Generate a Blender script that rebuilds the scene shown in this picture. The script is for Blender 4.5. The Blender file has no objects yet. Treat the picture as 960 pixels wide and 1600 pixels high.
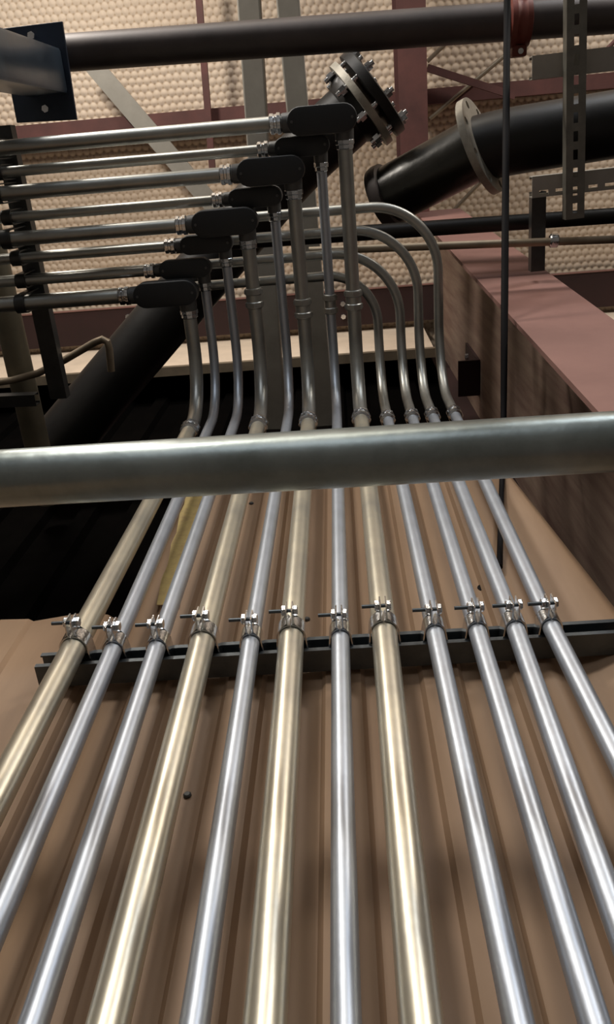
import bpy, bmesh, math, random
from mathutils import Vector, Matrix
random.seed(7)
C = bpy.context.scene.collection
H0 = 1.5                                   # camera height above the floor
FPX = 1263.8
AX = [(0.99656, -0.0608, -0.05682), (0.07878, 0.90891, 0.40923), (0.02674, -0.41235, 0.91056)]

# ------------------------------------------------------------------ camera
cam = bpy.data.cameras.new('camera'); cam_o = bpy.data.objects.new('camera', cam); C.objects.link(cam_o)
cam.sensor_fit = 'VERTICAL'; cam.sensor_height = 36; cam.lens = FPX / 1600 * 36
cx = Vector([a[0] for a in AX]).normalized(); cz = -Vector([a[2] for a in AX]).normalized(); cy = cz.cross(cx).normalized(); cx = cy.cross(cz)
M = Matrix((cx, cy, cz)).transposed().to_4x4(); M.translation = (0, 0, H0)
cam_o.matrix_world = M; cam.clip_start = .05; cam.clip_end = 60
bpy.context.scene.camera = cam_o

# ------------------------------------------------------------------ world, lamps, exposure
w = bpy.data.worlds.new('world'); bpy.context.scene.world = w; w.use_nodes = True
w.node_tree.nodes['Background'].inputs[0].default_value = (.62, .70, .82, 1)
w.node_tree.nodes['Background'].inputs[1].default_value = .05
vs = bpy.context.scene.view_settings
vs.view_transform = 'Standard'; vs.look = 'None'; vs.gamma = 1; vs.use_curve_mapping = False; vs.exposure = 0.0
bpy.context.scene.cycles.use_denoising = True
bpy.context.scene.cycles.max_bounces = 8

def lamp(name, loc, energy, radius, col):
    l = bpy.data.lights.new(name, 'POINT'); l.energy = energy; l.shadow_soft_size = radius; l.color = col
    o = bpy.data.objects.new(name, l); C.objects.link(o); o.location = loc; return o
def area(name, loc, target, sx, sy, energy, col):
    l = bpy.data.lights.new(name, 'AREA'); l.shape = 'RECTANGLE'; l.size = sx; l.size_y = sy; l.energy = energy; l.color = col
    o = bpy.data.objects.new(name, l); C.objects.link(o); o.location = loc
    o.rotation_euler = (Vector(target) - Vector(loc)).to_track_quat('-Z', 'Y').to_euler(); return o
lamp('high_bay_near', (-1.35, -1.35, 4.85), 125, .2, (1, .93, .84))
lamp('roof_fill_right', (2.2, -2.2, 5.0), 125, .25, (1, .93, .84))  # unseen lamp added to raise the light on the right of the roof
area('high_bay_main', (-1.9, -5.6, 5.3), (0, .7, 2.6), .9, .9, 150, (1, .96, .90))
area('high_bay_right', (2.6, -5.2, 5.9), (0, .7, 2.6), 1.3, 1.3, 68, (.84, .91, 1))
area('low_front_fill', (-.6, -8.7, 2.0), (0, 0, 2.2), 4.2, 3.4, 110, (.86, .92, 1))  # added cool fill behind the camera to brighten the conduit bends; no door
area('high_bay_low', (-.2, -6.5, 5.9), (0, 0, 4.2), 1.8, .5, 60, (1, .9, .75))

# ------------------------------------------------------------------ pixel -> point at a chosen depth
def ray(px, py):
    v = (px - 480, py - 800, FPX); return [sum(a[k] * v[k] for k in range(3)) for a in AX]
def aY(px, py, y):
    r = ray(px, py); s = y / r[1]; return Vector((r[0] * s, y, r[2] * s + H0))
def aZ(px, py, z):                          # z measured from the camera
    r = ray(px, py); s = z / r[2]; return Vector((r[0] * s, r[1] * s, z + H0))

# ------------------------------------------------------------------ mesh builder
class MB:
    def __init__(s): s.v = []; s.f = []
    def add(s, vs_, fs): n = len(s.v); s.v += [Vector(q) for q in vs_]; s.f += [[i + n for i in f] for f in fs]; return s
    def box(s, c, d, R=None):
        c = Vector(c); R = R or Matrix.Identity(3); vv = []
        for x in (-.5, .5):
            for y in (-.5, .5):
                for z in (-.5, .5): vv.append(c + R @ Vector((x * d[0], y * d[1], z * d[2])))
        return s.add(vv, [(0, 1, 3, 2), (4, 6, 7, 5), (0, 4, 5, 1), (2, 3, 7, 6), (0, 2, 6, 4), (1, 5, 7, 3)])
    def bar(s, a, b, w_, h, up=(0, 0, 1), chamfer=0):
        a = Vector(a); b = Vector(b); t = (b - a).normalized(); u = Vector(up); sd = t.cross(u).normalized(); u = sd.cross(t)
        R = Matrix((t, sd, u)).transposed()
        return s.box((a + b) / 2, ((b - a).length, w_, h), R)
    def prism(s, prof, O, U, V, W, l):       # profile in U,V, extruded along W by l
        O, U, V, W = map(Vector, (O, U, V, W)); n = len(prof)
        vv = [O + U * p[0] + V * p[1] for p in prof] + [O + U * p[0] + V * p[1] + W * l for p in prof]
        fs = [(i, (i + 1) % n, n + (i + 1) % n, n + i) for i in range(n)] + [tuple(range(n))[::-1], tuple(range(n, 2 * n))]
        return s.add(vv, fs)
    def sweep(s, path, r, n=20, caps=True):  # r: number or list
        P = [Vector(p) for p in path]; m = len(P); T = []
        for i in range(m):
            T.append((P[min(i + 1, m - 1)] - P[max(i - 1, 0)]).normalized())
        u = T[0].orthogonal().normalized(); rings = []
        for i in range(m):
            u = (u - T[i] * u.dot(T[i])).normalized(); v = T[i].cross(u); rr = r[i] if isinstance(r, (list, tuple)) else r
            rings.append([P[i] + (u * math.cos(2 * math.pi * k / n) + v * math.sin(2 * math.pi * k / n)) * rr for k in range(n)])
        vv = [q for g in rings for q in g]; fs = []
        for i in range(m - 1):
            for k in range(n): fs.append((i * n + k, i * n + (k + 1) % n, (i + 1) * n + (k + 1) % n, (i + 1) * n + k))
        if caps: fs += [tuple(range(n))[::-1], tuple(range((m - 1) * n, m * n))]
        return s.add(vv, fs)
    def lathe(s, O, D, prof, n=24):          # prof: (t, r) along D
        O = Vector(O); D = Vector(D).normalized(); u = D.orthogonal().normalized()
        if n == 6: pass
        v = D.cross(u); vv = []; fs = []; m = len(prof)
        for t, r in prof:
            for k in range(n): a = 2 * math.pi * k / n; vv.append(O + D * t + (u * math.cos(a) + v * math.sin(a)) * r)
        for i in range(m - 1):
            for k in range(n): fs.append((i * n + k, i * n + (k + 1) % n, (i + 1) * n + (k + 1) % n, (i + 1) * n + k))
        fs += [tuple(range(n))[::-1], tuple(range((m - 1) * n, m * n))]
        return s.add(vv, fs)
    def build(s, name, mat_, parent=None, origin=None, smooth=True, ang=35, bevel=0, label=None):
        if parent is not None:
            o0 = Vector(); q = parent
            while q: o0 += q.location; q = q.parent
        else:
            lo = [min(p[k] for p in s.v) for k in range(3)]; hi = [max(p[k] for p in s.v) for k in range(3)]
            o0 = Vector(origin) if origin is not None else Vector(((lo[0] + hi[0]) / 2, (lo[1] + hi[1]) / 2, lo[2]))
        me = bpy.data.meshes.new(name); me.from_pydata([tuple(p - o0) for p in s.v], [], s.f); 
        bm = bmesh.new(); bm.from_mesh(me); bmesh.ops.recalc_face_normals(bm, faces=bm.faces)
        if bevel: bmesh.ops.bevel(bm, geom=[e for e in bm.edges if len(e.link_faces) == 2 and e.calc_face_angle(0) > .6], offset=bevel, segments=2, affect='EDGES', profile=.5)
        bm.to_mesh(me); bm.free()
        if smooth:
            me.polygons.foreach_set('use_smooth', [True] * len(me.polygons)); me.set_sharp_from_angle(angle=math.radians(ang))
        me.materials.append(mat_); o = bpy.data.objects.new(name, me); C.objects.link(o)
        if parent is None: o.location = o0
        else: o.parent = parent
        if label: o['label'] = label
        return o

def thing(name, loc, label, cat, group=None):
    o = bpy.data.objects.new(name, None); C.objects.link(o); o.location = loc; o.empty_display_size = .05
    o['label'] = label; o['category'] = cat
    if group: o['group'] = group
    return o
def tag(o, label, cat, group=None):
    o['label'] = label; o['category'] = cat
    if group: o['group'] = group
    return o
def struct(o): o['kind'] = 'structure'; return o
def dup(root, loc, label, group=None):
    r = root.copy(); C.objects.link(r); r.location = loc; r['label'] = label
    if group: r['group'] = group
    for ch in list(root.children):
        c = ch.copy(); C.objects.link(c); c.parent = r
        for g in list(ch.children):
            d = g.copy(); C.objects.link(d); d.parent = c
    return r
def arc(c, a, b, n=14):                     # quarter turn about centre c from c+a to c+b
    c = Vector(c); a = Vector(a); b = Vector(b)
    return [c + a * math.cos(k / n * math.pi / 2) + b * math.sin(k / n * math.pi / 2) for k in range(n + 1)]

# ------------------------------------------------------------------ materials
def mat(name, col, rough=.6, metal=0., var=.15, scale=8., bump=0., stretch=(1, 1, 1), col2=None, rvar=.1, spec=.5, detail=6):
    m = bpy.data.materials.new(name); m.use_nodes = True; nt = m.node_tree; N = nt.nodes; L = nt.links
    b = N['Principled BSDF']; b.inputs['Metallic'].default_value = metal; b.inputs['Roughness'].default_value = rough
    b.inputs['Specular IOR Level'].default_value = spec
    tc = N.new('ShaderNodeTexCoord'); mp = N.new('ShaderNodeMapping'); mp.inputs['Scale'].default_value = stretch
    L.new(tc.outputs['Object'], mp.inputs[0])
    nz = N.new('ShaderNodeTexNoise'); nz.inputs['Scale'].default_value = scale; nz.inputs['Detail'].default_value = detail; nz.inputs['Roughness'].default_value = .65
    L.new(mp.outputs[0], nz.inputs['Vector'])
    cr = N.new('ShaderNodeValToRGB'); c2 = col2 or tuple(c * (1 - 2 * var) for c in col)
    cr.color_ramp.elements[0].position = .32; cr.color_ramp.elements[1].position = .66
    cr.color_ramp.elements[0].color = (*c2, 1); cr.color_ramp.elements[1].color = (*col, 1)
    L.new(nz.outputs['Fac'], cr.inputs[0]); L.new(cr.outputs[0], b.inputs['Base Color'])
    mr = N.new('ShaderNodeMapRange'); mr.inputs[3].default_value = rough - rvar; mr.inputs[4].default_value = rough + rvar
    L.new(nz.outputs['Fac'], mr.inputs[0]); L.new(mr.outputs[0], b.inputs['Roughness'])
    if bump:
        bp = N.new('ShaderNodeBump'); bp.inputs['Strength'].default_value = bump; bp.inputs['Distance'].default_value = .002
        n2 = N.new('ShaderNodeTexNoise'); n2.inputs['Scale'].default_value = scale * 6; L.new(mp.outputs[0], n2.inputs['Vector'])
        L.new(n2.outputs['Fac'], bp.inputs['Height']); L.new(bp.outputs[0], b.inputs['Normal'])
    return m
emt = mat('emt_steel', (.49, .53, .59), .42, .78, .05, 14, .12, rvar=.05)
rmc = mat('rigid_galvanised', (.68, .63, .50), .36, .8, .12, 10, .12, col2=(.56, .53, .45), rvar=.06)
galv = mat('galvanised_old', (.30, .335, .325), .34, .75, .15, 9, .2, col2=(.19, .215, .205), rvar=.1)
upper = mat('galvanised_dimmed', (.42, .42, .39), .38, .82, .1, 12, .12, rvar=.06)  # darker copy of the conduit steel, overhead dimness put into the colour
fitting = mat('zinc_fitting', (.72, .74, .76), .2, 1, .1, 30, .3)
zinc = mat('strut_zinc', (.11, .125, .135), .38, .7, .15, 20, .15)
slotted_m = mat('slotted_strut_steel', (.22, .21, .18), .45, .7, .15, 20, .15)
darkstrut = mat('dark_strut', (.06, .06, .058), .4, .6, .15, 20)
body_m = mat('conduit_body_grey', (.10, .10, .098), .5, .4, .1, 30, .3)
cover_m = mat('conduit_cover_black', (.012, .014, .016), .55, 0, .1, 40, .2)
blackpipe = mat('black_steel_pipe', (.011, .010, .009), .45, 0, .2, 6, .2, col2=(.007, .006, .006), rvar=.1, spec=.35)
elbow_m = mat('worn_black_elbow', (.02, .018, .014), .3, .3, .2, 8, .3, rvar=.1)
brownpipe = mat('brown_black_pipe', (.075, .06, .056), .5, .3, .2, 5, .15, rvar=.1)
flange_m = mat('cast_flange', (.42, .39, .33), .5, .5, .2, 12, .4)
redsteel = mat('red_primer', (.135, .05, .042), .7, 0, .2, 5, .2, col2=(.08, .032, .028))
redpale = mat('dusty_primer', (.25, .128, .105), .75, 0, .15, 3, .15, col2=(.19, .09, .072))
darkred = mat('shaded_red_primer', (.032, .010, .009), .7, 0, .2, 5, .1)  # shade on eave beam, girt and rear flange is put into this red
greytube = mat('grey_tube', (.34, .315, .27), .6, .2, .12, 5, .1)
olive = mat('olive_tube', (.22, .19, .13), .5, .4, .15, 6, .1)
blueplate = mat('blue_plate', (.018, .028, .05), .45, .2, .15, 10, .1)
bluetube = mat('blue_grey_tube', (.12, .17, .23), .32, .75, .15, 6, .15, col2=(.08, .11, .15))
rubber = mat('black_cable', (.005, .004, .005), .7, spec=.15)
shadewall = mat('wall_shade_black', (.0022, .0018, .0016), .95, 0, .3, 3, rvar=.02, spec=.02)  # near-black puts the lack of light on the rear wall into the colour
floor_m = mat('concrete', (.17, .16, .15), .8, 0, .2, 2)
wall_m = mat('painted_sheet', (.22, .20, .18), .7, 0, .15, 1.5)
white_dot = mat('bolt_zinc_bright', (.85, .85, .85), .25, .9, .05, 30)
red_coup = mat('red_coupling', (.16, .03, .018), .5, .1, .2, 15)
yellow = mat('yellow_tape', (.60, .46, .17), .6, 0, .2, 30, .2, col2=(.42, .29, .12))
pipe_tan = mat('tan_pipe', (.30, .24, .17), .45, .5, .15, 10)

def web_mat():
    m = mat('column_web_dusty', (.27, .19, .14), .8, 0, .1, 4, .2, stretch=(1, 5, .5), col2=(.15, .085, .065))
    return m
web_m = web_mat()

def panel_mat():
    m = mat('tan_panel', (.37, .24, .145), .6, 0, .1, 3.5, .12, stretch=(2.2, 1, .35), col2=(.28, .175, .105), rvar=.06)
    return m
panel_m = panel_mat()

def quilt_mat():
    m = bpy.data.materials.new('netted_insulation'); m.use_nodes = True; nt = m.node_tree; N = nt.nodes; L = nt.links
    b = N['Principled BSDF']; b.inputs['Roughness'].default_value = .75; b.inputs['Specular IOR Level'].default_value = .25
    tc = N.new('ShaderNodeTexCoord'); wob = N.new('ShaderNodeTexNoise'); wob.inputs['Scale'].default_value = 4
    L.new(tc.outputs['Object'], wob.inputs['Vector'])
    mx = N.new('ShaderNodeVectorMath'); mx.operation = 'MULTIPLY_ADD'; mx.inputs[1].default_value = (.035, .035, 0)
    L.new(wob.outputs['Color'], mx.inputs[0]); L.new(tc.outputs['Object'], mx.inputs[2])
    k = 2 * math.pi / (.043 * .866); tot = None
    for a in (0, 60, 120):
        d = N.new('ShaderNodeVectorMath'); d.operation = 'DOT_PRODUCT'; L.new(mx.outputs[0], d.inputs[0])
        d.inputs[1].default_value = (k * math.sin(math.radians(a)), k * math.cos(math.radians(a)), 0)
        c = N.new('ShaderNodeMath'); c.operation = 'COSINE'; L.new(d.outputs['Value'], c.inputs[0])
        if tot is None: tot = c
        else:
            s = N.new('ShaderNodeMath'); s.operation = 'ADD'; L.new(tot.outputs[0], s.inputs[0]); L.new(c.outputs[0], s.inputs[1]); tot = s
    mr = N.new('ShaderNodeMapRange'); mr.inputs[1].default_value = -1.5; mr.inputs[2].default_value = 3; L.new(tot.outputs[0], mr.inputs[0])
    pw = N.new('ShaderNodeMath'); pw.operation = 'POWER'; pw.inputs[1].default_value = .55; L.new(mr.outputs[0], pw.inputs[0])
    big = N.new('ShaderNodeTexNoise'); big.inputs['Scale'].default_value = 1.1; big.inputs['Detail'].default_value = 4; L.new(tc.outputs['Object'], big.inputs['Vector'])
    r1 = N.new('ShaderNodeValToRGB'); r1.color_ramp.elements[0].position = .3; r1.color_ramp.elements[1].position = .7
    r1.color_ramp.elements[0].color = (.60, .47, .35, 1); r1.color_ramp.elements[1].color = (.74, .61, .48, 1); L.new(big.outputs['Fac'], r1.inputs[0])
    r2 = N.new('ShaderNodeValToRGB'); r2.color_ramp.elements[0].position = .05; r2.color_ramp.elements[1].position = .42
    r2.color_ramp.elements[0].color = (.66, .60, .52, 1); r2.color_ramp.elements[1].color = (1, 1, 1, 1); L.new(pw.outputs[0], r2.inputs[0])
    mm = N.new('ShaderNodeMix'); mm.data_type = 'RGBA'; mm.blend_type = 'MULTIPLY'; mm.inputs[0].default_value = 1
    L.new(r1.outputs[0], mm.inputs[6]); L.new(r2.outputs[0], mm.inputs[7]); L.new(mm.outputs[2], b.inputs['Base Color'])
    bp = N.new('ShaderNodeBump'); bp.inputs['Strength'].default_value = 1; bp.inputs['Distance'].default_value = .007
    L.new(pw.outputs[0], bp.inputs['Height']); L.new(bp.outputs[0], b.inputs['Normal'])
    return m
quilt = quilt_mat()

# ================================================================== THE SETTING
ZR = H0 + 5.1; YW = 1.23
struct(MB().box((0, -3.9, -.05), (12, 10.4, .1)).build('floor', floor_m, smooth=False))
struct(MB().box((0, -3.9, ZR + .05), (12, 10.4, .1)).build('ceiling', quilt, smooth=False))
plain = mat('insulation_blanket', (.72, .58, .44), .75, 0, .08, 7, .3)
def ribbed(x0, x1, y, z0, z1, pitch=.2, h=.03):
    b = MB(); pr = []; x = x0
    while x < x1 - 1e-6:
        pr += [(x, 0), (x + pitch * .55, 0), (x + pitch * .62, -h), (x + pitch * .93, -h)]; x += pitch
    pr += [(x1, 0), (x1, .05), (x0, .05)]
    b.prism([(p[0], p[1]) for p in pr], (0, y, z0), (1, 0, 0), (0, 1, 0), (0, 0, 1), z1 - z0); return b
struct(ribbed(-6, 6, YW + .03, 0, ZR).build('wall_north', shadewall, smooth=False))
for x0, x1 in ((-5.9, .50), (.69, 5.9)):
    wi = MB().box(((x0 + x1) / 2, 1.075, H0 + 4.75), (x1 - x0, .03, .68)).build('wall_insulation', plain, smooth=False); struct(wi)
    struct(MB().box(((x0 + x1) / 2, 1.068, H0 + 4.40), (x1 - x0, .05, .035)).build('trim_%d' % (1 if x0 < 0 else 2), pipe_tan, smooth=False))
struct(MB().box((0, -9.05, ZR / 2), (12, .1, ZR)).build('wall_south', wall_m, smooth=False))
struct(MB().box((-6.05, -3.9, ZR / 2), (.1, 10.4, ZR)).build('wall_west', wall_m, smooth=False))
struct(MB().box((6.05, -3.9, ZR / 2), (.1, 10.4, ZR)).build('wall_east', wall_m, smooth=False))

# tan ribbed panel that carries the conduits
def panel():
    YP = .798; h = .008; xs = []
    for e0 in (-1.34, -1.182, -1.023, -.865, -.706, -.548, -.39, -.23, -.068, .09, .235):
        xs += [(e0, YP), (e0 + .007, YP - h), (e0 + .064, YP - h), (e0 + .071, YP)]
    xs = [(-1.5, YP)] + [q for q in xs if q[0] < .30] + [(.325, YP)]
    def top(x):
        if x > -.455: return 2.12 + H0
        return 1.335 + H0 + .012 * math.sin(x * 31) + .01 * math.sin(x * 77)
    V = []; F = []
    NZ = 14
    cols = []
    cut = [(x, y) for x, y in xs if x < -.455] + [(-.4555, YP)]
    rest = [(-.4545, YP)] + [(x, y) for x, y in xs if x > -.455]
    def emit(colset, tops):
        prev = None
        for (x, y), t in zip(colset, tops):
            c = []
            for k in range(NZ + 1):
                z = t * k / NZ; xx = x
                if abs(x + .4545) < .0006 and z > 2.9: xx = x + .006 * math.sin(z * 40)
                V.append((xx, y, z)); c.append(len(V) - 1)
            if prev:
                for k in range(NZ): F.append((prev[k], c[k], c[k + 1], prev[k + 1]))
            prev = c
    emit(cut, [top(min(x, -.46)) for x, y in cut])
    emit(rest, [2.12 + H0] * len(rest))
    # right-hand lip: the sheet turns out and its edge runs slightly askew
    prev = None
    for j in range(9):
        c = []
        for k in range(NZ + 1):
            z = (2.12 + H0) * k / NZ; zr = z - H0
            xe = .398 + (1.83 - zr) * .085; xe = min(xe, .56)
            x = .325 + (xe - .325) * j / 8
            u = j / 8; y = YP - .022 * math.sin(min(1, max(0, (u - .3) / .7)) * math.pi * .62) 
            V.append((x, y, z)); c.append(len(V) - 1)
        if prev:
            for k in range(NZ): F.append((prev[k], c[k], c[k + 1], prev[k + 1]))
        prev = c
    b = MB(); b.add(V, F); o = b.build('wall_front', panel_m, origin=(0, 0, 0), ang=25)
    md = o.modifiers.new('sheet', 'SOLIDIFY'); md.thickness = .003; md.offset = 1
    return struct(o)
panel()

# ================================================================== STEEL FRAME
def quadplate(b, p, n, t):                  # extruded quad
    p = [Vector(q) for q in p]; n = Vector(n).normalized() * t
    b.add(p + [q + n for q in p], [(0, 1, 2, 3), (7, 6, 5, 4), (0, 4, 5, 1), (1, 5, 6, 2), (2, 6, 7, 3), (3, 7, 4, 0)]); return b
ZT = ZR - .22
col = thing('steel_column', (.66, .9, 0), 'red primed tapered steel column with dusty tan web right of the conduits', 'column')
def cx_(z): return .655 - .012 * z
def cyf(z): return .645 - .042 * z
fl = MB()
quadplate(fl, [(cx_(0) - .125, cyf(0), 0), (cx_(0) + .125, cyf(0), 0), (cx_(ZT) + .125, cyf(ZT), ZT), (cx_(ZT) - .125, cyf(ZT), ZT)], (0, 1, 0), .014)
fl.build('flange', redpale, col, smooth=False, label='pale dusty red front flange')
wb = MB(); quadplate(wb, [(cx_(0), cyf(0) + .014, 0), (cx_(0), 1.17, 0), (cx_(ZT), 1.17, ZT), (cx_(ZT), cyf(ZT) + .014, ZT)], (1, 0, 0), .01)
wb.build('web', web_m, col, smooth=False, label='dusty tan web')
MB().box((.635, 1.176, ZT / 2), (.25, .012, ZT)).build('flange', darkred, col, smooth=False, label='rear flange, shade put into its dark red')
# clip bracket with bolts on the web
br = thing('girt_clip', (.58, 1.02, 3.9 + .6), 'small dark steel clip bolted to the column web near the wall', 'bracket')
p0 = aY(738, 575, .98); x0 = cx_(p0.z)
MB().box((x0 - .006, .98, p0.z), (.012, .16, .34)).build('plate', darkred, br, smooth=False)
MB().box((x0 - .05, .98, p0.z - .17), (.09, .16, .01)).build('shelf', darkred, br, smooth=False)
for dz in (-.09, .1):
    MB().lathe((x0 - .012, .95, p0.z + dz), (-1, 0, 0), [(0, .013), (.012, .013)], 6).build('bolt', white_dot, br, smooth=False)

def ibeam(name, a, b, wd, ht, t, m, label, cat='beam', group=None):   # a,b: centre line of the lower flange
    a = Vector(a); b = Vector(b)
    o = thing(name, a, label, cat, group); up = Vector((0, 0, 1))
    MB().bar(a + up * t / 2, b + up * t / 2, wd, t).build('lower_flange', m, o, smooth=False)
    MB().bar(a + up * ht / 2, b + up * ht / 2, t * .8, ht - 2 * t).build('web', m, o, smooth=False)
    MB().bar(a + up * (ht - t / 2), b + up * (ht - t / 2), wd, t).build('upper_flange', m, o, smooth=False)
    return o
ibeam('roof_rafter', (.415, -8.8, H0 + 4.6), (.432, .36, H0 + 4.6), .142, .3, .012, redsteel, 'dark red steel rafter running under the netted roof, above the column top')
eb = ibeam('eave_beam', (-5.9, .914, H0 + 5.03), (5.9, .914, H0 + 5.03), .21, .068, .01, darkred, 'wide beam in shade-darkened maroon along the wall under the roof edge')
MB().box((0, .806, H0 + 5.04), (11.8, .006, .03)).build('lip', redpale, eb, smooth=False, label='beam lip in paler red for its lit edge')  # paler red stands in for light catching the front edge
for px, py in ((203, 511), (200, 495), (846, 463), (536, 475), (537, 495)):
    p = aZ(px, py, 5.02); MB().lathe((p.x, min(max(p.y, .83), 1.0), H0 + 5.03), (0, 0, -1), [(0, .016), (.014, .016)], 6).build('bolt', white_dot, eb, smooth=False)
def purlin(name, y, z, wd, ht, m, label):
    o = thing(name, (0, y, z), label, 'purlin')
    prof = [(-wd / 2, .02), (-wd / 2, 0), (wd / 2, 0), (wd / 2, ht), (-wd / 2, ht), (-wd / 2, ht - .02), (-wd / 2 + .004, ht - .02), (-wd / 2 + .004, ht - .004), (wd / 2 - .004, ht - .004), (wd / 2 - .004, .004), (-wd / 2 + .004, .004), (-wd / 2 + .004, .02)]
    MB().prism(prof, (-5.9, y, z), (0, 1, 0), (0, 0, 1), (1, 0, 0), 11.8).build('channel', m, o, smooth=False); return o
purlin('roof_purlin', -.2, H0 + 4.92, .075, .17, redsteel, 'thin red purlin crossing the roof above the uppermost row of conduit')
purlin('roof_purlin', -1.35, H0 + 4.92, .075, .17, redsteel, 'red purlin crossing the roof outside the top edge of the view')
purlin('wall_girt', 1.165, H0 + 3.25, .03, .16, darkred, 'girt in shade-darkened maroon along the shade-black wall behind the conduits')
# cross bracing between purlins
a, b_ = aZ(668, 106, 4.84), aZ(805, 150, 4.84)
tag(MB().bar(a, b_, .035, .03).build('bridging_angle', redsteel, smooth=False), 'short red diagonal angle between rafter and purlin', 'brace')
a, b_ = aZ(308, -40, 4.86), aZ(332, 262, 4.86)
tag(MB().bar(a, b_, .034, .03).build('bridging_angle', redsteel, smooth=False), 'narrow red angle running up the roof left of the grey tubes', 'brace')
a, b_ = aZ(140, 95, 4.905), aZ(345, 335, 4.905)
tag(MB().bar(a, b_, .098, .02).build('diagonal_brace', greytube, smooth=False), 'flat grey diagonal brace under the roof behind the conduit rows', 'brace')
for (p, q, z, m, lb) in (((672, 186), (830, 52), 4.905, pipe_tan, 'thin tan bracing rod crossing beside the rafter'),
                         ((706, 332), (765, 270), 4.905, pipe_tan, 'thin tan bracing rod below the black flanged pipe'),
                         ((936, 90), (985, 40), 4.905, redsteel, 'thin rusty bracing rod by the slotted channel at upper right'),
                         ((668, 96), (705, 60), 4.905, pipe_tan, 'short thin wire beside the rafter under the long pipe')):
    tag(MB().sweep([aZ(*p, z), aZ(*q, z)], .011, 10).build('bracing_rod', m), lb, 'rod')

# grey square tubes above everything
for (p, q, lb) in (((392, 60), (427, 600), 'light grey square tube under the roof, the left of two'), ((455, 60), (503, 600), 'light grey square tube under the roof, the right of two')):
    a = aZ(*p, 3.6); b_ = aZ(*q, 3.6); d = (b_ - a) / (b_.y - a.y); A = a + d * (-1.3 - a.y); B = a + d * (1.19 - a.y)
    tag(MB().bar(A + Vector((0, 0, .045)), B + Vector((0, 0, .045)), .088, .09).build('square_tube', greytube, bevel=.006, smooth=False), lb, 'tube', 'grey square tubes')

# ================================================================== BLACK PIPEWORK
lp = thing('overhead_pipe', aZ(480, 50, 3.1), 'long dark brown steel pipe crossing the top of the view', 'pipe')
a = aZ(112, 82, 3.1); b_ = aZ(960, 22, 3.1); d = (b_ - a).normalized()
MB().sweep([a + d * t for t in (-.1, 0, .5, 1, 2, 3.4)], .057, 32).build('tube', brownpipe, lp)
gc = aZ(811, 34, 3.1)
g1 = MB().lathe(gc - d * .036, d, [(0, .06), (.004, .074), (.02, .076), (.03, .07), (.042, .07), (.052, .076), (.068, .074), (.072, .06)], 32).build('grooved_coupling', red_coup, lp, label='dark red bolted pipe coupling')
for s in (-1, 1):
    MB().box(gc + Vector((0, s * .085, -.0)), (.05, .035, .05)).build('bolt_pad', red_coup, g1, bevel=.006)
    MB().sweep([gc + Vector((0, s * .088, -.045)), gc + Vector((0, s * .088, .045))], .009, 10).build('bolt', fitting, g1)

dp = thing('diagonal_pipe', aZ(300, 450, 3.2), 'large black steel pipe running diagonally to a bolted blind flange', 'pipe')
A = aZ(84, 703, 3.02); B = aZ(564, 164, 3.37)
vv_ = (B - Vector((0, 0, H0))).normalized(); dd = cx * .735 + cy * .678; dd = (dd - vv_ * dd.dot(vv_)).normalized(); dd = (dd + vv_ * .07).normalized()
Bk = B - dd * .34; d1 = (Bk - A).normalized()
MB().sweep([A, Bk - d1 * .14] + [(Bk - d1 * .12) * (1 - t) ** 2 + Bk * 2 * t * (1 - t) + (Bk + dd * .12) * t * t for t in (0, .2, .4, .6, .8, 1)] + [B], .112, 48).build('tube', blackpipe, dp)
MB().lathe(B - dd * .06, dd, [(0, .113), (.03, .135), (.05, .14)], 48).build('weld_neck', blackpipe, dp)
def ring(center, axis, r_out, r_in, th, nb, r_bolt, r_hole):
    bm = bmesh.new(); ed = []
    def circ(cx0, cy0, r, n):
        vs_ = [bm.verts.new((cx0 + r * math.cos(2 * math.pi * k / n), cy0 + r * math.sin(2 * math.pi * k / n), 0)) for k in range(n)]
        for k in range(n): ed.append(bm.edges.new((vs_[k], vs_[(k + 1) % n])))
    circ(0, 0, r_out, 56)
    if r_in: circ(0, 0, r_in, 40)
    for k in range(nb): circ(r_bolt * math.cos(2 * math.pi * (k + .5) / nb), r_bolt * math.sin(2 * math.pi * (k + .5) / nb), r_hole, 12)
    bmesh.ops.triangle_fill(bm, use_beauty=True, edges=ed)
    r = bmesh.ops.extrude_face_region(bm, geom=list(bm.faces)[:])
    bmesh.ops.translate(bm, verts=[e for e in r['geom'] if isinstance(e, bmesh.types.BMVert)], vec=(0, 0, th))
    bmesh.ops.recalc_face_normals(bm, faces=bm.faces)
    q = Vector((0, 0, 1)).rotation_difference(Vector(axis).normalized()); c = Vector(center)
    bm.verts.index_update()
    mb = MB(); mb.add([q @ v.co + c for v in bm.verts], [[v.index for v in f.verts] for f in bm.faces]); bm.free(); return mb
ring(B - dd * .01, dd, .172, .1, .026, 8, .146, .011).build('flange', flange_m, dp, ang=30, label='tan cast pipe flange')
MB().lathe(B + dd * .035, dd, [(0, .135), (.004, .172), (.038, .172), (.042, .165)], 56).build('blind_flange', blackpipe, dp)
u = dd.orthogonal().normalized(); v = dd.cross(u)
q = Vector((0, 0, 1)).rotation_difference(dd)
for k in range(8):
    an = 2 * math.pi * (k + .5) / 8; e = q @ Vector((math.cos(an), math.sin(an), 0)); c = B + e * .146
    bo = MB().sweep([c - dd * .055, c + dd * .11], .0095, 12).build('bolt', fitting, dp)
    MB().lathe(c - dd * .04, dd, [(0, .017), (.022, .017)], 6).build('nut', fitting, bo, smooth=False)
    MB().lathe(c + dd * .08, dd, [(0, .017), (.018, .017)], 6).build('nut', fitting, bo, smooth=False)

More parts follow.
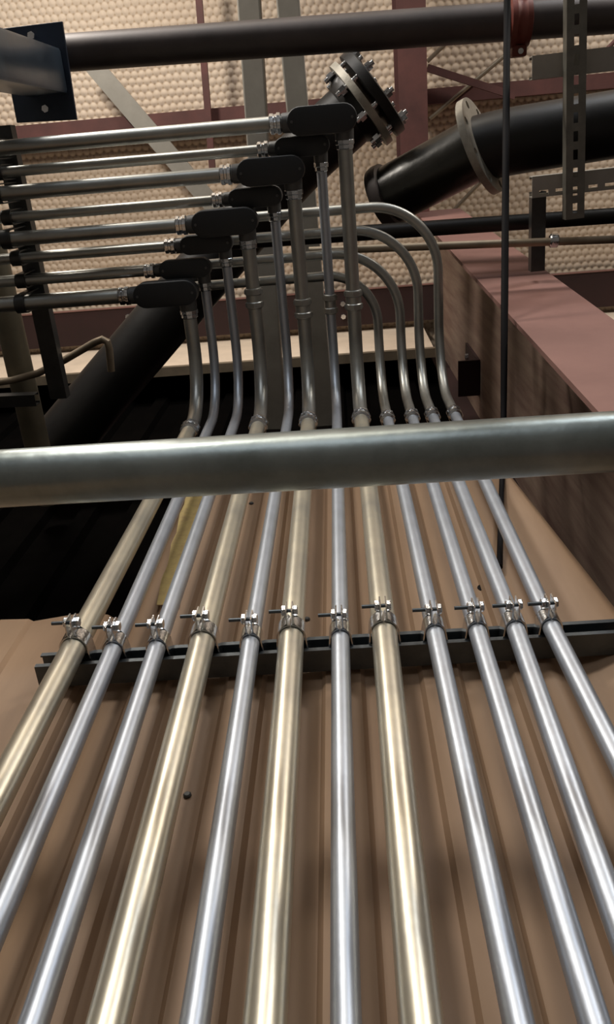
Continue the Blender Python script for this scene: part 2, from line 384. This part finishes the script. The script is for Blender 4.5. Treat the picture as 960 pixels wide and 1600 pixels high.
rp = thing('flanged_pipe', aZ(850, 200, 3.2), 'large black pipe entering from the right with a pale slotted flange', 'pipe')
F0 = aZ(752, 229, 3.2); E0 = aZ(608, 306, 3.34); ax = (E0 - F0).normalized()
R1 = aZ(960, 195, 3.2); dx_ = (R1 - F0).normalized(); dx_ = Vector((1, dx_.y / dx_.x, 0)).normalized()
P_ = [F0 + dx_ * 3.2, F0 + dx_ * 1.5, F0 + dx_ * .16]
for k in range(1, 8):
    t = k / 8; P_.append((F0 + dx_ * .16) * (1 - t) ** 2 + (F0 + dx_ * .0 + dx_ * .05) * 2 * t * (1 - t) + (F0 + ax * .03) * t * t)
MB().sweep(P_ + [F0 + ax * .03], .112, 48).build('tube', blackpipe, rp)
MB().sweep([F0 + ax * .0, F0 + ax * .1, E0], .108, 48).build('elbow', elbow_m, rp)
ring(F0 + ax * -.012, ax, .172, .105, .026, 8, .146, .015).build('flange', flange_m, rp, ang=30, label='pale slip-on flange with bolt holes')
MB().lathe(E0 - ax * .012, ax, [(0, .109), (.004, .122), (.03, .124), (.05, .118), (.052, .10)], 48).build('rim', brownpipe, rp)

dk = aZ(670, 357, 2.95); dr = aZ(960, 337, 2.95); dv = (dr - dk).normalized()
tag(MB().sweep([dk - dv * .9, dk, dr, dr + dv * .8], .026, 24).build('dark_pipe', blackpipe), 'slim black pipe running across behind the bent conduits', 'pipe')
sv = aZ(640, 386, 2.7); sr = aZ(960, 374, 2.7); dv = (sr - sv).normalized()
sp = thing('thin_pipe', sv, 'thin tan-silver pipe crossing in front of the red column', 'pipe')
MB().sweep([sv - dv * .32, sv, sr, sr + dv * .8], .0125, 18).build('tube', pipe_tan, sp)
c = aZ(866, 376, 2.7); MB().lathe(c - dv * .014, dv, [(0, .016), (.004, .021), (.024, .021), (.028, .016)], 18).build('coupling', fitting, sp)

# dark plate with hanging box post
pp = thing('hanging_post', aZ(70, 110, 2.95), 'blue-grey box post hanging from a dark blue bolted plate', 'post')
c4 = [aZ(-2, 45, 2.95), aZ(97, 33, 2.95), aZ(120, 187, 2.95), aZ(26, 192, 2.95)]
quadplate(MB(), c4, (0, 0, 1), .012).build('plate', blueplate, pp, bevel=.002, smooth=False, label='dark blue top plate')
T0, T1, T2 = aZ(95, 74, 2.95), aZ(98, 148, 2.95), None
wy = abs(T1.y - T0.y); xc = max(T0.x, T1.x); yc = (T0.y + T1.y) / 2
MB().box((xc - wy / 2, yc, H0 + 2.95 - .62), (wy, wy, 1.24)).build('box_tube', bluetube, pp, bevel=.012)
for px, py in ((50, 56), (72, 170)):
    p = aZ(px, py, 2.95); MB().lathe(p, (0, 0, -1), [(0, .012), (.012, .012)], 6).build('bolt', white_dot, pp, smooth=False)

# ================================================================== STRUT CHANNELS
def strut(name, a, b, up, m, label, wd=.041, ht=.041, slots=True, group=None, cat='channel', slot_off=0.):
    """U channel, slotted back at a..b, legs standing along up, lips turned in"""
    a = Vector(a); b = Vector(b); t = (b - a).normalized(); up = Vector(up).normalized(); sd = t.cross(up).normalized(); up = sd.cross(t); Ln = (b - a).length
    o = thing(name, a, label, cat, group); th = .003; w = wd / 2; l = .009
    body = MB()
    prof = [(w - th, th), (w - th, ht - th), (w - l, ht - th), (w - l, ht), (w, ht), (w, 0)]
    body.prism([(w - th, 0), (w - th, ht - th), (w - l, ht - th), (w - l, ht), (w, ht), (w, 0)], a, sd, up, t, Ln)
    body.prism([(-w + th, 0), (-w + th, ht - th), (-w + l, ht - th), (-w + l, ht), (-w, ht), (-w, 0)], a, sd, up, t, Ln)
    if not slots: body.prism([(-w + th, 0), (w - th, 0), (w - th, th), (-w + th, th)], a, sd, up, t, Ln)
    else:
        s0, s1 = slot_off - .007, slot_off + .007
        body.prism([(-w + th, 0), (s0, 0), (s0, th), (-w + th, th)], a, sd, up, t, Ln)
        body.prism([(s1, 0), (w - th, 0), (w - th, th), (s1, th)], a, sd, up, t, Ln)
        x = 0.
        while x < Ln:
            l2 = min(.022, Ln - x); body.prism([(s0, 0), (s1, 0), (s1, th), (s0, th)], a + t * x, sd, up, t, l2); x += .05
    body.build('channel', m, o, smooth=False); return o
X0 = -.538
strut('strut_channel', (X0, .781, H0 + 1.113), (.60, .781, H0 + 1.128), (0, -1, 0), zinc, 'dark zinc strut channel across the tan panel carrying all twelve conduits', slots=False)
a = aZ(903, -60, 2.65); b_ = aZ(899, 342, 2.65)
strut('slotted_strut', a, b_, (0, 0, 1), slotted_m, 'long galvanised slotted strut hanging at upper right in front of the black pipes', wd=.056)
a = aZ(832, 106, 2.71); b_ = aZ(960, 91, 2.71); d = (b_ - a)
strut('cross_strut', a, a + d * 2.5, (0, 0, 1), greytube, 'grey-brown cross channel, the upper one at the right edge', wd=.062, slots=False)
a = aZ(832, 293, 2.71); b_ = aZ(960, 279, 2.71); d = (b_ - a)
strut('cross_strut', a, a + d * 2.5, (0, 0, 1), greytube, 'grey-brown slotted cross channel, the lower one at the right edge', wd=.062, slot_off=-.018)
a = aZ(843, 300, 2.77); b_ = aZ(841, 424, 2.77)
strut('dark_strut', a, b_, (0, 0, 1), darkstrut, 'short black strut post below the lower cross channel', wd=.045, slots=False)
a = aZ(8, 240, 2.61); 
strut('dark_strut', (-.962, -.13, H0 + 2.605), (-.962, .70, H0 + 2.605), (0, 0, 1), darkstrut, 'long black strut across the left ends of the conduit rows', wd=.056, slots=False)
a = aZ(-60, 631, 2.62); b_ = aZ(55, 626, 2.62)
strut('dark_strut', a, b_, (0, 0, 1), darkstrut, 'short black strut at the left edge above the big foreground pipe', wd=.04, slots=False)
a = aZ(0, 440, 2.8); b_ = aZ(58, 695, 2.8); d = (b_ - a) / (b_.y - a.y)
tag(MB().sweep([a + d * (-.9 - a.y), a + d * (1.15 - a.y)], .046, 28).build('olive_pipe', olive), 'olive-tan pipe at the left edge behind the conduit rows', 'pipe')
# small bent tan conduit at the left
pts = [aZ(-60, 606, 2.72), aZ(20, 594, 2.72), aZ(60, 583, 2.72), aZ(100, 563, 2.72), aZ(148, 535, 2.72), aZ(160, 530, 2.72), aZ(168, 534, 2.72), aZ(171, 545, 2.72), aZ(174, 580, 2.72)]
tag(MB().sweep(pts, .0125, 16).build('bent_conduit', pipe_tan), 'small tan conduit with a hooked end behind the dark strut at left', 'conduit')

# ================================================================== LARGE FOREGROUND PIPE
YB = .345; L0 = aY(0, 748, YB); L1 = aY(960, 690, YB); dv = (L1 - L0).normalized()
bp_ = MB().sweep([L0 - dv * .8, L0, (L0 + L1) / 2, L1, L1 + dv * .13], .0362, 64).build('foreground_conduit', galv)
tag(bp_, 'big galvanised conduit crossing the whole view in front of the others', 'conduit')

# ================================================================== TWELVE CONDUITS
CX = [(-.4505, -.4715, -.4875), (-.404, -.4065, -.407), (-.327, -.334, -.334), (-.2535, -.2575, -.258), (-.174, -.179, -.176), (-.108, -.112, -.113),
      (-.0345, -.0327, -.0305), (.033, .0385, .0395), (.1195, .1195, .115), (.1855, .1868, .1855), (.2365, .2475, .243), (.317, .3035, .306)]
CX[0] = (-.474, -.472, -.459); 
big = {1, 4, 6, 8}; RB, RS = .0205, .0146
ordn = ['first', 'second', 'third', 'fourth', 'fifth', 'sixth', 'seventh', 'eighth', 'ninth', 'tenth', 'eleventh', 'twelfth']
ROWY = {1: .363, 2: .301, 3: .235, 4: .176, 5: .118, 6: .051, 7: -.005, 8: -.067}
LATY = {12: .177, 11: .238, 10: .303, 9: .366}
def rr(i): return RB if i in big else RS
YS = .739                                   # strut face: conduits lie on it
def coupling(parent, c, d, r, name='coupling', L=.05, m=None):
    c = Vector(c); d = Vector(d).normalized(); h = L / 2
    o = MB().lathe(c - d * h, d, [(0, r + .0015), (.002, r + .005), (L * .3, r + .0055), (L * .34, r + .003), (L * .66, r + .003), (L * .7, r + .0055), (L - .002, r + .005), (L, r + .0015)], 24).build(name, m or fitting, parent)
    for s in (-1, 1):
        MB().lathe(c + d * (s * h * .62) - d * L * .1, d, [(0, r + .0075), (L * .2, r + .0075)], 8).build('lock_ring', m or fitting, o, smooth=False)
    u = d.orthogonal().normalized()
    MB().lathe(c + Vector((0, -1, -.3)).normalized() * (r + .002), Vector((0, -1, -.3)), [(0, .0045), (.006, .0045)], 8).build('set_screw', m or fitting, o)
    return o
mid_coup = {4: (404, 465), 6: (471, 482), 7: (516, 475), 8: (557, 468)}
for i in range(1, 13):
    r = rr(i); xb, xs_, xt = CX[i - 1]; yc = YS - r
    z0 = 0.; zb = H0 + .5; zs = H0 + 1.12
    kind = 'thick yellowish galvanised' if i in big else ('slim blue-grey steel' if i < 9 else 'slim silver steel')
    tail = ' rising to a black conduit body' if i < 9 else ' curving left overhead without a box'
    lab = {1: 'thick yellowish galvanised conduit, leftmost of the twelve on the strut', 12: 'slim silver steel conduit, rightmost of the twelve on the strut'}.get(i, '%s conduit, %s from the left of the twelve on the strut' % (kind, ordn[i - 1]))
    t = thing('conduit', (xs_, yc, 0), lab, 'conduit', 'vertical conduits clamped on the strut')
    ZH = (2.475 if i in big else 2.515) if i < 9 else 2.582
    RR = .2
    path = [(xb - (xs_ - xb) * .55, yc, 0), (xb, yc, zb)]
    for k in range(1, 7): path.append((xb + (xs_ - xb) * k / 6, yc, zb + (zs - zb) * k / 6))
    zt = H0 + ZH - RR
    for k in range(1, 9): u_ = k / 8; path.append((xs_ + (xt - xs_) * min(1, u_ * 1.08), yc, zs + (zt - zs) * u_))
    path += arc((xt, yc - RR, zt), (0, RR, 0), (0, 0, RR), 16)[1:]
    if i < 9:
        yend = ROWY[i] + (.04 if i in big else .032)
        path += [(xt, yc - RR - .06, H0 + ZH), (xt, yend, H0 + ZH)]
    else:
        yl = LATY[i]; ys0 = yc - RR; R2 = min(.2, ys0 - yl - .004)
        if ys0 - yl > R2 + .01: path.append((xt, yl + R2 + .002, H0 + ZH))
        path += arc((xt - R2, yl + R2, H0 + ZH), (R2, 0, 0), (0, -R2, 0), 18)[1:]
        path += [(-.2, yl, H0 + ZH), (-1.7, yl, H0 + ZH)]
    # lower run up to the first coupling, and the bent run above it
    cut = min(range(len(path)), key=lambda k: abs(path[k][2] - (H0 + 2.235)) + (0 if k < 18 else 9))
    m_low = rmc if i in big else emt; m_up = upper
    zc = H0 + 2.232
    low = [p for p in path if p[2] < zc - .01 ]; up_ = [p for p in path if p[2] >= zc - .01]
    low = [p for k, p in enumerate(path) if p[2] < zc and k < 17]; rest = path[len(low):]
    join = Vector((xt, yc, zc)); low = low + [join]; rest = [join] + rest
    if i in (2, 3, 5, 7): MB().sweep(low[:-1] + rest, r, 28).build('tube', m_low, t)
    else:
        MB().sweep(low, r, 28).build('straight_tube', m_low, t)
        MB().sweep(rest, r, 28).build('bent_tube', m_up, t)
    if i in (1, 4, 6, 8, 9, 10, 11, 12): coupling(t, join, (0, 0, 1), r)
    if i in mid_coup:
        p = aZ(*mid_coup[i], ZH); coupling(t, (xt, p.y, H0 + ZH), (0, 1, 0), r, L=.06, m=upper)

# ---- strap clamps holding the conduits on the strut
def make_clamp(r, label, loc):
    t = thing('strap_clamp', loc, label, 'clamp', 'strap clamps along the strut')
    x0, y0, z0 = loc                        # loc is the conduit axis at the strut
    hh = .015; th = .0022
    for s in (-1, 1):
        pr = [(s * (r + .0065), r + .022), (s * (r + .003), r - .002)]
        for k in range(11):
            a = math.radians(5 + k * 8.4); pr.append((s * (r + .0012) * math.cos(a), -(r + .0012) * math.sin(a)))
        pr += [(s * .0042, -(r + .006)), (s * .0035, -(r + .030))]
        out = []
        for k, p in enumerate(pr):
            a = pr[max(k - 1, 0)]; b = pr[min(k + 1, len(pr) - 1)]; dx, dy = b[0] - a[0], b[1] - a[1]; l = math.hypot(dx, dy)
            out.append((p[0] + s * abs(th) * (abs(dy) / l if True else 0) * 1.0, p[1] - th * (s * dx / l if s * dx < 0 else 0) * -1 * 1.0))
        poly = pr + out[::-1]
        MB().prism(poly, (x0, y0, z0 - hh), (1, 0, 0), (0, 1, 0), (0, 0, 1), 2 * hh).build('strap', fitting, t, ang=40)
    by = y0 - r - .019
    bo = MB().sweep([(x0 - .034, by, z0 + .004), (x0 + .012, by, z0 + .004)], .0032, 12).build('bolt', zinc, t)
    MB().lathe((x0 + .006, by, z0 + .004), (1, 0, 0), [(0, .0078), (.001, .0085), (.006, .0085), (.007, .0075)], 6).build('bolt_head', fitting, bo, smooth=False)
    MB().lathe((x0 - .0135, by, z0 + .004), (1, 0, 0), [(0, .0078), (.001, .0088), (.0065, .0088), (.0075, .0078)], 6).build('nut', fitting, bo, smooth=False)
    return t
protos = {}
for i in range(1, 13):
    r = rr(i); xs_ = CX[i - 1][1]; loc = (xs_, YS - r, H0 + 1.122)
    lab = 'zinc strap clamp and bolt holding the %s conduit from the left' % ordn[i - 1]
    if i == 1: lab = 'zinc strap clamp and bolt at the left end of the strut'
    if r not in protos: protos[r] = make_clamp(r, lab, loc)
    else: dup(protos[r], loc, lab)

# ---- conduit bodies (cover facing down) and the rows leading left
def obround(L, W, n=10):
    rad = W / 2; pts = []
    for k in range(n + 1): a = -math.pi / 2 + math.pi * k / n; pts.append((L / 2 - rad + rad * math.cos(a), rad * math.sin(a)))
    for k in range(n + 1): a = math.pi / 2 + math.pi * k / n; pts.append((-L / 2 + rad + rad * math.cos(a), rad * math.sin(a)))
    return pts
def loft(levels, c):                        # levels: (z, L, W)
    b = MB(); vv = []; fs = []; n = None
    for z, L, W in levels:
        p = obround(L, W); n = len(p); vv += [Vector((c[0] + q[0], c[1] + q[1], c[2] + z)) for q in p]
    for i in range(len(levels) - 1):
        for k in range(n): fs.append((i * n + k, i * n + (k + 1) % n, (i + 1) * n + (k + 1) % n, (i + 1) * n + k))
    fs += [tuple(range(n))[::-1], tuple(range((len(levels) - 1) * n, len(levels) * n))]
    return b.add(vv, fs)
def make_body(i, label):
    r = rr(i); bg = i in big; L, W = (.193, .074) if bg else (.158, .056); off = .037 if bg else .028
    ZH = (2.475 if bg else 2.515) + H0; xt = CX[i - 1][2]; y = ROWY[i]; c = (xt + off - L / 2, y, ZH)
    t = thing('conduit_elbow', (c[0], y, ZH), label, 'conduit elbow', 'black conduit bodies at the corners')
    h = W * .42
    loft([(-h, L - .006, W - .006), (-h + .003, L, W), (h * .4, L, W), (h, L - .02, W - .02)], c).build('housing', body_m, t)
    cv = loft([(-h - .006, L - .016, W - .016), (-h - .004, L - .004, W - .004), (-h, L - .004, W - .004)], c).build('cover', cover_m, t, label='smooth black oval cover')
    for s in (-1, 1):
        MB().lathe((c[0] + s * (L / 2 - .014), y, ZH - h - .0055), (0, 0, -1), [(0, .004), (.002, .0035)], 10).build('screw', body_m, cv)
    hub1 = MB().lathe((c[0] - L / 2 + .012, y, ZH), (-1, 0, 0), [(0, r + .006), (.024, r + .005), (.026, r + .003)], 24).build('hub', body_m, t)
    MB().lathe((xt, y + W / 2 - .01, ZH), (0, 1, 0), [(0, r + .006), (.028, r + .005), (.03, r + .003)], 24).build('hub', body_m, t)
    return t, c[0] - L / 2
first = {}
lefts = {}
pos = {8: 'topmost in the photo', 7: 'tucked just below the topmost one', 6: 'third from the top', 5: 'fourth from the top', 4: 'fifth from the top', 3: 'sixth from the top', 2: 'seventh from the top', 1: 'lowest of the eight'}
for i in range(8, 0, -1):
    size = 'large' if i in big else 'small'; lab = '%s black conduit body with oval cover, %s' % (size, pos[i])
    bg = i in big; L, W = (.193, .074) if bg else (.158, .056); off = .037 if bg else .028
    ZH = (2.475 if bg else 2.515) + H0; xt = CX[i - 1][2]; loc = (xt + off - L / 2, ROWY[i], ZH)
    if bg not in first: t, lx = make_body(i, lab); first[bg] = t
    else: dup(first[bg], loc, lab)
    lefts[i] = xt + off - L
    r = rr(i); lx = lefts[i] - .012
    rt = thing('row_conduit', ((lx - 1.7) / 2, ROWY[i], ZH), '%s galvanised conduit running left from the body %s' % ('thick' if bg else 'slim', pos[i] if i not in (8, 7, 1) else {8: 'nearest the top edge', 7: 'second from the top', 1: 'lowest of the eight'}[i]), 'conduit', 'conduit rows running left')
    MB().sweep([(-1.7, ROWY[i], ZH), (-1.2, ROWY[i], ZH), (lx, ROWY[i], ZH)], r, 28).build('tube', upper, rt)
    MB().lathe((lx - .003, ROWY[i], ZH), (-1, 0, 0), [(0, r + .003), (.003, r + .0075), (.012, r + .008), (.014, r + .004), (.02, r + .004), (.022, r + .0065), (.031, r + .0065), (.034, r + .002)], 10).build('connector', fitting, rt, smooth=False)
    # connector on the run coming from the wall
    cc = [o for o in bpy.data.objects if o.name.split('.')[0] == 'conduit' and abs(o.location.x - CX[i - 1][1]) < 1e-4][0]
    MB().lathe((xt, ROWY[i] + W / 2 + .016, ZH), (0, 1, 0), [(0, r + .003), (.003, r + .0065), (.013, r + .0065), (.015, r + .004), (.024, r + .004), (.027, r + .001)], 10).build('connector', fitting, cc, smooth=False)
    # hanger between the row and the dark strut
    hb = thing('pipe_hanger', (-.962, ROWY[i], ZH), 'dark pipe strap on the long black strut, holding the row %s' % ({8: 'nearest the top edge', 7: 'second from the top', 1: 'lowest of the eight'}.get(i, pos[i])), 'clamp', 'pipe straps on the left strut')
    zt = H0 + 2.605; n = 12; pr = []
    for k in range(n + 1):
        a = math.pi + math.pi * k / n; pr.append(((r + .004) * math.cos(a), (r + .004) * math.sin(a)))
    pr = [(-(r + .004), zt - ZH)] + pr + [(r + .004, zt - ZH)]
    po = [(-(r + .007), zt - ZH)] + [((r + .007) * math.cos(math.pi + math.pi * k / n), (r + .007) * math.sin(math.pi + math.pi * k / n)) for k in range(n + 1)] + [(r + .007, zt - ZH)]
    MB().prism(pr + po[::-1], (-.980, ROWY[i], ZH), (0, 1, 0), (0, 0, 1), (1, 0, 0), .03).build('strap', darkstrut, hb)

# ================================================================== CABLE AND SMALL THINGS
ca = aY(781, 886, .774); cb = aY(784, 770, .772); cc_ = aY(787, 690, .765); cd = aZ(793, 0, 2.9); ce = aZ(794, -120, 2.9)
pts = [ca, cb, cc_ * .9 + cb * .1, cc_ + (cd - cc_) * .03] + [cc_ + (cd - cc_) * t for t in (.1, .3, .5, .7, .9, 1)] + [ce]
tag(MB().sweep(pts, [.0062] * 2 + [.0075, .008, .009] + [.0105] * 6, 14).build('black_cable', rubber), 'long black cable hanging from top to bottom in front of the red column', 'cable')
# tape, knockout and screws on the panel
def onpanel(px, py, y=.7825): return aY(px, py, y)
t4 = [onpanel(290, 775), onpanel(316, 775), onpanel(278, 945), onpanel(243, 945)]
tp = MB(); n = 10; vv = []
for k in range(n + 1):
    l = t4[0].lerp(t4[3], k / n); r_ = t4[1].lerp(t4[2], k / n); vv += [l + Vector((.003 * math.sin(k * 2.1), 0, 0)), r_ + Vector((.003 * math.sin(k * 3.3 + 1), 0, 0))]
fr = [(2 * k, 2 * k + 1, 2 * k + 3, 2 * k + 2) for k in range(n)]
vb = [q + Vector((0, .0008, 0)) for q in vv]; m_ = len(vv)
tp.add(vv + vb, fr + [tuple(i + m_ for i in f) for f in fr] + [(0, 1, m_ + 1, m_), (m_ - 2, m_ - 1, 2 * m_ - 1, 2 * m_ - 2)])
tag(tp.build('tape_strip', yellow, smooth=False), 'mottled yellow strip stuck on the panel between second and third conduits', 'tape')
kp = aY(757, 919, .7985)  # flat black disc painted as the dark inside of an open knockout
tag(MB().lathe(kp, (0, -1, 0), [(0, .013), (.002, .013), (.0022, .011)], 20).build('knockout_disc', rubber), 'round black plug standing for a dark open hole in the tan panel above the strut', 'disc')
for (px, py, lb) in ((293, 1243, 'dark screw head in the panel right of the fourth conduit'), (480, 968, 'dark screw head in the panel beside the sixth conduit just above the strut'), (393, 787, 'dark screw head in the panel just below the big foreground pipe')):
    p = aY(px, py, .7975)
    tag(MB().lathe(p, (0, -1, 0), [(0, .006), (.002, .006), (.004, .004)], 8).build('panel_screw', body_m, smooth=False), lb, 'screw', 'screws in the tan panel')
# wire on the column web
wp = [aY(664, 463, .9), aY(690, 440, .86), aY(715, 425, .8), aY(738, 412, .74)]
tag(MB().sweep(wp, .004, 8).build('tie_wire', pipe_tan), 'thin tan wire tied to the column web beside the bent conduits', 'wire')
